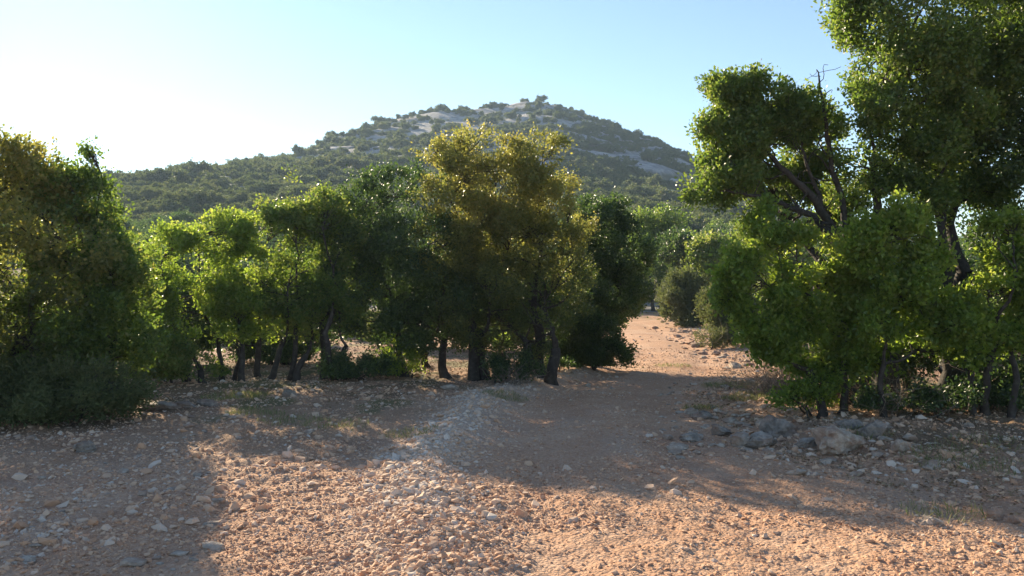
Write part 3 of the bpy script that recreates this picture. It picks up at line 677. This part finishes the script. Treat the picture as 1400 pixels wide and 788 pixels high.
keepp = rng.random(len(x)) < np.clip(.42 + 2.8 * (patch - .42) - .3 * np.exp(-((np.abs(dtr + road_w(y)) - .8) / .3) ** 2) + 1.1 * np.exp(-(dg / .45) ** 2) + .25 * sstep(0, .6, dtr), .12, 1)
x, y, dg, dtr, patch = [v[keepp] for v in (x, y, dg, dtr, patch)]
s = .0048 * (1 - rng.random(len(x))) ** (-1 / 2.5); s = np.clip(s, 0, .022)
s = np.maximum(s * (1 + .5 * np.exp(-(dg / .4) ** 2)), .00075 * y)
t = np.clip(rng.beta(2, 2.6, len(x)) * .9 + (.16 + .26 * sstep(5.0, 7.0, y)) * np.exp(-(dg / .45) ** 2) + .12 * sstep(.1, .8, dtr) + .12 * sstep(.45, .6, fbm(x * .9 + 4, y * .9, 3, 23)), 0, 1)
chips('gravel', x, y, s, t, rng, 'loose reddish and pale gravel chips strewn over the track and clearing', 'gravel')

# rubble beside the track: pieces too many to count
x, y = spread(26000, 5.5, 34, 36, pw=.3); dtr = dist_poly(x, y, ROAD) - road_w(y); dg = dist_poly(x, y, RIDGE)
w_ = np.exp(-((dtr - .9) / .9) ** 2) * (x > 1.5) * sstep(5.5, 8.5, y) * (1.6 + sstep(13, 18, y)) + 1.0 * np.exp(-(dg / .42) ** 2) + .35 * sstep(10.2, 11.5, y) * (x < -.5) * (y < 14) + .22 * (x < -1.5) + .04
k = rng.random(len(x)) < w_; x, y, dtr = x[k], y[k], dtr[k]
s = np.clip(.014 * (1 - rng.random(len(x))) ** (-1 / 2.2), 0, .05); s = np.maximum(s, .0016 * y)
dg = dist_poly(x, y, RIDGE); t = np.clip(rng.beta(2.5, 2, len(x)) * .9 + .1 + .2 * np.exp(-(dg / .42) ** 2), 0, 1)
chips('rubble', x, y, s, t, rng, 'small grey and reddish rubble pieces along the edges of the track', 'rubble')

# leaf litter
x, y = spread(60000, 5.5, 20, 37, pw=.3)
wl_ = sstep(1.2, 2.6, x) * sstep(5.6, 6.6, y + (fbm(x * 1.5, y * 1.5, 2, 3) - .5)) * (y < 13) * (dist_poly(x, y, ROAD) - road_w(y) > -.3) + .5 * (x < -1.2) * sstep(10, 11.5, y)
k = rng.random(len(x)) < wl_ * sstep(.35, .55, fbm(x * 2, y * 2, 3, 5)); x, y = x[k], y[k]
P = np.stack([x, y, gz(x, y) + .004 + rng.random(len(x)) * .012], 1); D = rng.normal(size=(len(x), 3)); D[:, 2] = rng.normal(size=len(x)) * .25
V, Fc = leaves(P, D, .038, rng)
tag(obj('leaf_litter', mesh_np('leaf_litter', V, Fc, M['leaf_dry'], tint=rng.random(len(x)))), 'dry brown fallen leaves under and before the right hand trees', 'leaf litter', None, 'stuff')

# grass
def grass_at(cx, cy, rad, n):
    a = rng.uniform(0, 6.28, n); q = rad * np.sqrt(rng.random(n)); return cx + q * np.cos(a), cy + q * np.sin(a) * .8
gx, gy = [], []
for px_, py_, rad, n in ((1040, 548, .55, 1500), (1075, 545, .4, 1000), (1000, 528, .5, 900), (960, 560, .25, 350), (1180, 612, .3, 300), (1290, 640, .4, 350), (1380, 650, .4, 300), (1340, 625, .4, 250),
                         (320, 552, .45, 800), (345, 548, .3, 500), (350, 575, .35, 450), (400, 585, .4, 350), (560, 600, .3, 250), (690, 548, .35, 500), (1290, 700, .3, 200), (460, 590, .4, 300), (1150, 520, .6, 600), (920, 500, .4, 300)):
    d = EYE * F / (py_ - HZ); a_, b_ = grass_at((px_ - 700) / F * d, d, rad, n); gx.append(a_); gy.append(b_)
gx = np.concatenate(gx); gy = np.concatenate(gy)
P = np.stack([gx, gy, gz(gx, gy) - .005], 1); D = rng.normal(size=(len(gx), 3)) * .45 + np.array([0, 0, 1.])
V, Fc = leaves(P, D, .075, rng, aspect=.07, fold=.1)
tag(obj('grass', mesh_np('grass', V, Fc, M['grass'], tint=rng.random(len(gx)))), 'thin short grass in patches by the rocks and track edges', 'grass', None, 'stuff')

# stones as individuals
import bmesh
def rock_mesh(seed, sub=3, cuts=7, flat=.7, mat='stone'):
    bm = bmesh.new(); bmesh.ops.create_icosphere(bm, subdivisions=sub, radius=1)
    rg = np.random.default_rng(seed)
    V = np.array([v.co[:] for v in bm.verts])
    for _ in range(cuts):
        n = unit(rg.normal(size=3)); dd = rg.uniform(.5, .85); q = V @ n; V -= np.maximum(q - dd, 0)[:, None] * n * .92
    nz = vnoise(V[:, 0] * 2 + seed, V[:, 1] * 2, V[:, 2] * 2, seed) - .5; nz2 = vnoise(V[:, 0] * 6 + seed, V[:, 1] * 6, V[:, 2] * 6, seed + 1) - .5
    V = V * (1 + .30 * nz + .32 * nz2)[:, None]; V[:, 2] *= flat
    for v, c_ in zip(bm.verts, V): v.co = c_
    me = bpy.data.meshes.new('stone'); bm.to_mesh(me); bm.free(); me.materials.append(M[mat])
    for p_ in me.polygons: p_.use_smooth = False
    return me
STONES = [rock_mesh(k, 2, 9, .65, 'stone') for k in range(8)] + [rock_mesh(20 + k, 2, 9, .6, 'stone_red') for k in range(4)]
def boulder(px, py_base, wpx, hpx, label, seed, mat='boulder', yaw=None, group=None, name='boulder', dshape=.8):
    d = EYE * F / (py_base - HZ); 
    for _ in range(4):
        x_ = (px - 700) / F * d; d = (EYE - gz1(x_, d)) * F / (py_base - HZ)
    wx = wpx / F * d / 2 / .86; hz_ = hpx / F * d / 1.25
    me = rock_mesh(seed, 4, 9, 1.0, mat)
    co = np.array([v.co[:] for v in me.vertices]); co *= np.array([wx, wx * dshape, hz_ * .72])
    co[:, 2] -= co[:, 2].min() * .72
    me.vertices.foreach_set('co', co.astype(np.float32).ravel()); me.update()
    me.name = name
    y_ = d + wx * dshape * .7
    x_ = (px - 700) / F * y_
    o = obj(name, me, None, (x_, y_, gz1(x_, y_) - .03)); o.rotation_euler.z = yaw if yaw is not None else 0
    return tag(o, label, 'rock', group)
boulder(1146, 627, 64, 44, 'largest pale boulder at the foot of the right hand trees', 501, mat='stone')
boulder(1063, 600, 48, 34, 'dark grey boulder left of the largest boulder', 502)
boulder(1012, 612, 28, 24, 'small pale pointed boulder at the left end of the row of boulders', 503)
boulder(1040, 614, 38, 26, 'flat grey boulder between the pale pointed one and the dark grey one', 504)
boulder(1103, 612, 26, 18, 'small grey rock just left of the largest boulder', 505)
boulder(1195, 600, 34, 32, 'rough upright grey rock under the trunks right of the largest boulder', 506, dshape=.5)
boulder(1160, 588, 34, 18, 'low grey rock directly behind the largest boulder', 507)
boulder(948, 604, 30, 16, 'flat dark stone on the right track edge, left of the row of boulders', 508)
boulder(985, 597, 28, 20, 'dark mossy stone beside the flat dark stone, at the right track edge', 509)
boulder(961, 574, 26, 16, 'grey stone among the rubble on the right track edge, upper of the flat ones', 510)
boulder(998, 579, 20, 12, 'small pale stone in the patch of sunlight left of the boulders', 511, mat='stone')
boulder(1230, 622, 22, 22, 'pale stone with two humps right of the largest boulder', 512, mat='stone')
boulder(1240, 634, 20, 14, 'small reddish stone in front of the pale two humped stone', 513, mat='stone_red')
boulder(1272, 719, 32, 16, 'oval stone lying alone in the sun at lower right', 514, mat='stone')
boulder(1360, 712, 26, 20, 'rounded buff stone in the sun near the right edge', 515, mat='stone_red')
boulder(1385, 716, 22, 14, 'darker small stone beside the rounded buff stone at the right edge', 516, mat='stone_red')
boulder(118, 620, 30, 18, 'pale stone in the shade before the left shrub', 520)
boulder(218, 560, 44, 17, 'left grey rock of the low ledge behind the clearing', 521)
boulder(256, 558, 34, 15, 'middle rock of the low ledge behind the clearing', 522)
boulder(283, 557, 28, 13, 'right rock of the low ledge behind the clearing', 523)
boulder(394, 543, 20, 16, 'rounded rock at the foot of the many stemmed tree', 524)
boulder(327, 543, 16, 9, 'small rock below the slender tree stems', 525)
boulder(615, 533, 26, 9, 'low pale rock at the foot of the forked trunk in the sun patch', 526, mat='stone')
boulder(299, 691, 17, 10, 'pale blocky stone in the sun at the edge of the left shadow', 527, mat='stone')
boulder(418, 768, 30, 10, 'flat white stone in the sun at lower left', 528, mat='stone')
boulder(35, 770, 30, 9, 'flat pale stone in the shade in the lower left corner', 529, mat='stone')
boulder(290, 722, 46, 12, 'broad flat stone half in shade at the edge of the left shadow', 530, mat='stone')
boulder(515, 743, 17, 11, 'white stone on the pale gravel bank near the bottom', 531, mat='stone')
boulder(860, 722, 26, 6, 'thin white stone flush with the sunlit track', 532, mat='stone')
boulder(720, 682, 14, 6, 'thin white stone at the edge of the shade on the track', 533, mat='stone')
boulder(1122, 690, 14, 7, 'small white stone in the sun below the boulders', 534, mat='stone')
# many similar loose stones
def strew(n, fn, label, group, smin, smax, pick, name='stone'):
    c_ = 0
    while c_ < n:
        px_, py_ = fn(); d = EYE * F / (py_ - HZ); x_ = (px_ - 700) / F * d
        s_ = smin * (1 - rng.random()) ** (-1 / 2.5); s_ = min(s_, smax)
        o = obj(name, STONES[pick[int(rng.integers(len(pick)))]], None, (x_, d, gz1(x_, d) + s_ * .1))
        o.scale = (s_ * rng.uniform(.8, 1.3), s_ * rng.uniform(.7, 1.1), s_ * rng.uniform(.6, 1.0)); o.rotation_euler = (rng.normal() * .15, rng.normal() * .15, rng.uniform(0, 6.28))
        tag(o, label, 'stone', group); c_ += 1
U = rng.uniform
strew(90, lambda: (U(900, 1080), U(520, 625)), 'loose grey stone in the shaded rubble right of the track', 'stones in the shaded rubble right of the track', .04, .12, range(8))
strew(40, lambda: (U(1080, 1390), U(600, 650)), 'loose grey stone in the shade before the right hand trunks', 'stones before the right hand trunks', .03, .085, range(8))
def farbank():
    py_ = U(438, 505); return 885 + (py_ - 438) * 1.6 + U(-10, 45), py_
strew(55, farbank, 'reddish stone on the sunlit bank right of the far track', 'stones on the sunlit bank by the far track', .07, .2, [0, 3, 8, 9, 10, 11, 8, 9])
strew(40, lambda: (U(0, 290), U(600, 785)), 'pale stone in the big shadow at lower left', 'stones in the lower left shadow', .02, .07, range(8))
strew(30, lambda: (U(200, 500), U(545, 620)), 'small stone on the half shaded ground before the left tree row', 'stones before the left tree row', .025, .06, range(12))
strew(30, lambda: (U(310, 1400), U(700, 785)), 'small stone scattered on the sunlit gravel near the bottom', 'stones on the sunlit gravel', .012, .035, range(8))
strew(22, lambda: (U(700, 860), U(510, 535)), 'small pale stone along the left track edge below the overhanging tree', 'stones along the left track edge', .03, .07, range(8))

# dry brushwood under the right hand trees
def brush(px_, py_, wpx, hpx, n, label, seed):
    d = EYE * F / (py_ - HZ) ; rg = np.random.default_rng(seed); x_ = (px_ - 700) / F * d; o_ = np.array([x_, d, gz1(x_, d)])
    W = Wood(); w = wpx / F * d; h = hpx / F * d
    for _ in range(n):
        b0 = o_ + np.array([rg.uniform(-.3, .3) * w, rg.uniform(-.3, .3) * w, 0]); e = b0 + np.array([rg.normal() * w * .45, rg.normal() * w * .35, rg.uniform(.25, 1) * h])
        q, r2 = limb(b0, e, .006, .002, rg, 7, .25); W.add(q, r2, 3)
        for _k in range(4):
            s_ = q[int(rg.integers(2, 6))]; q2, r3 = limb(s_, s_ + rg.normal(size=3) * h * .25 + np.array([0, 0, h * .08]), .003, .0015, rg, 4, .2); W.add(q2, r3, 3)
    return tag(obj('dry_brush', W.mesh('dry_brush', M['twig'], o_), None, o_), label, 'dry bush')
brush(1060, 545, 100, 75, 90, 'tangle of bare brown twigs left of the shrub with shiny leaves', 1)
brush(1215, 585, 90, 60, 60, 'bare dry twigs around the base of the right hand trunks', 2)
brush(700, 535, 50, 25, 30, 'small bare twigs at the foot of the ochre tree', 3)
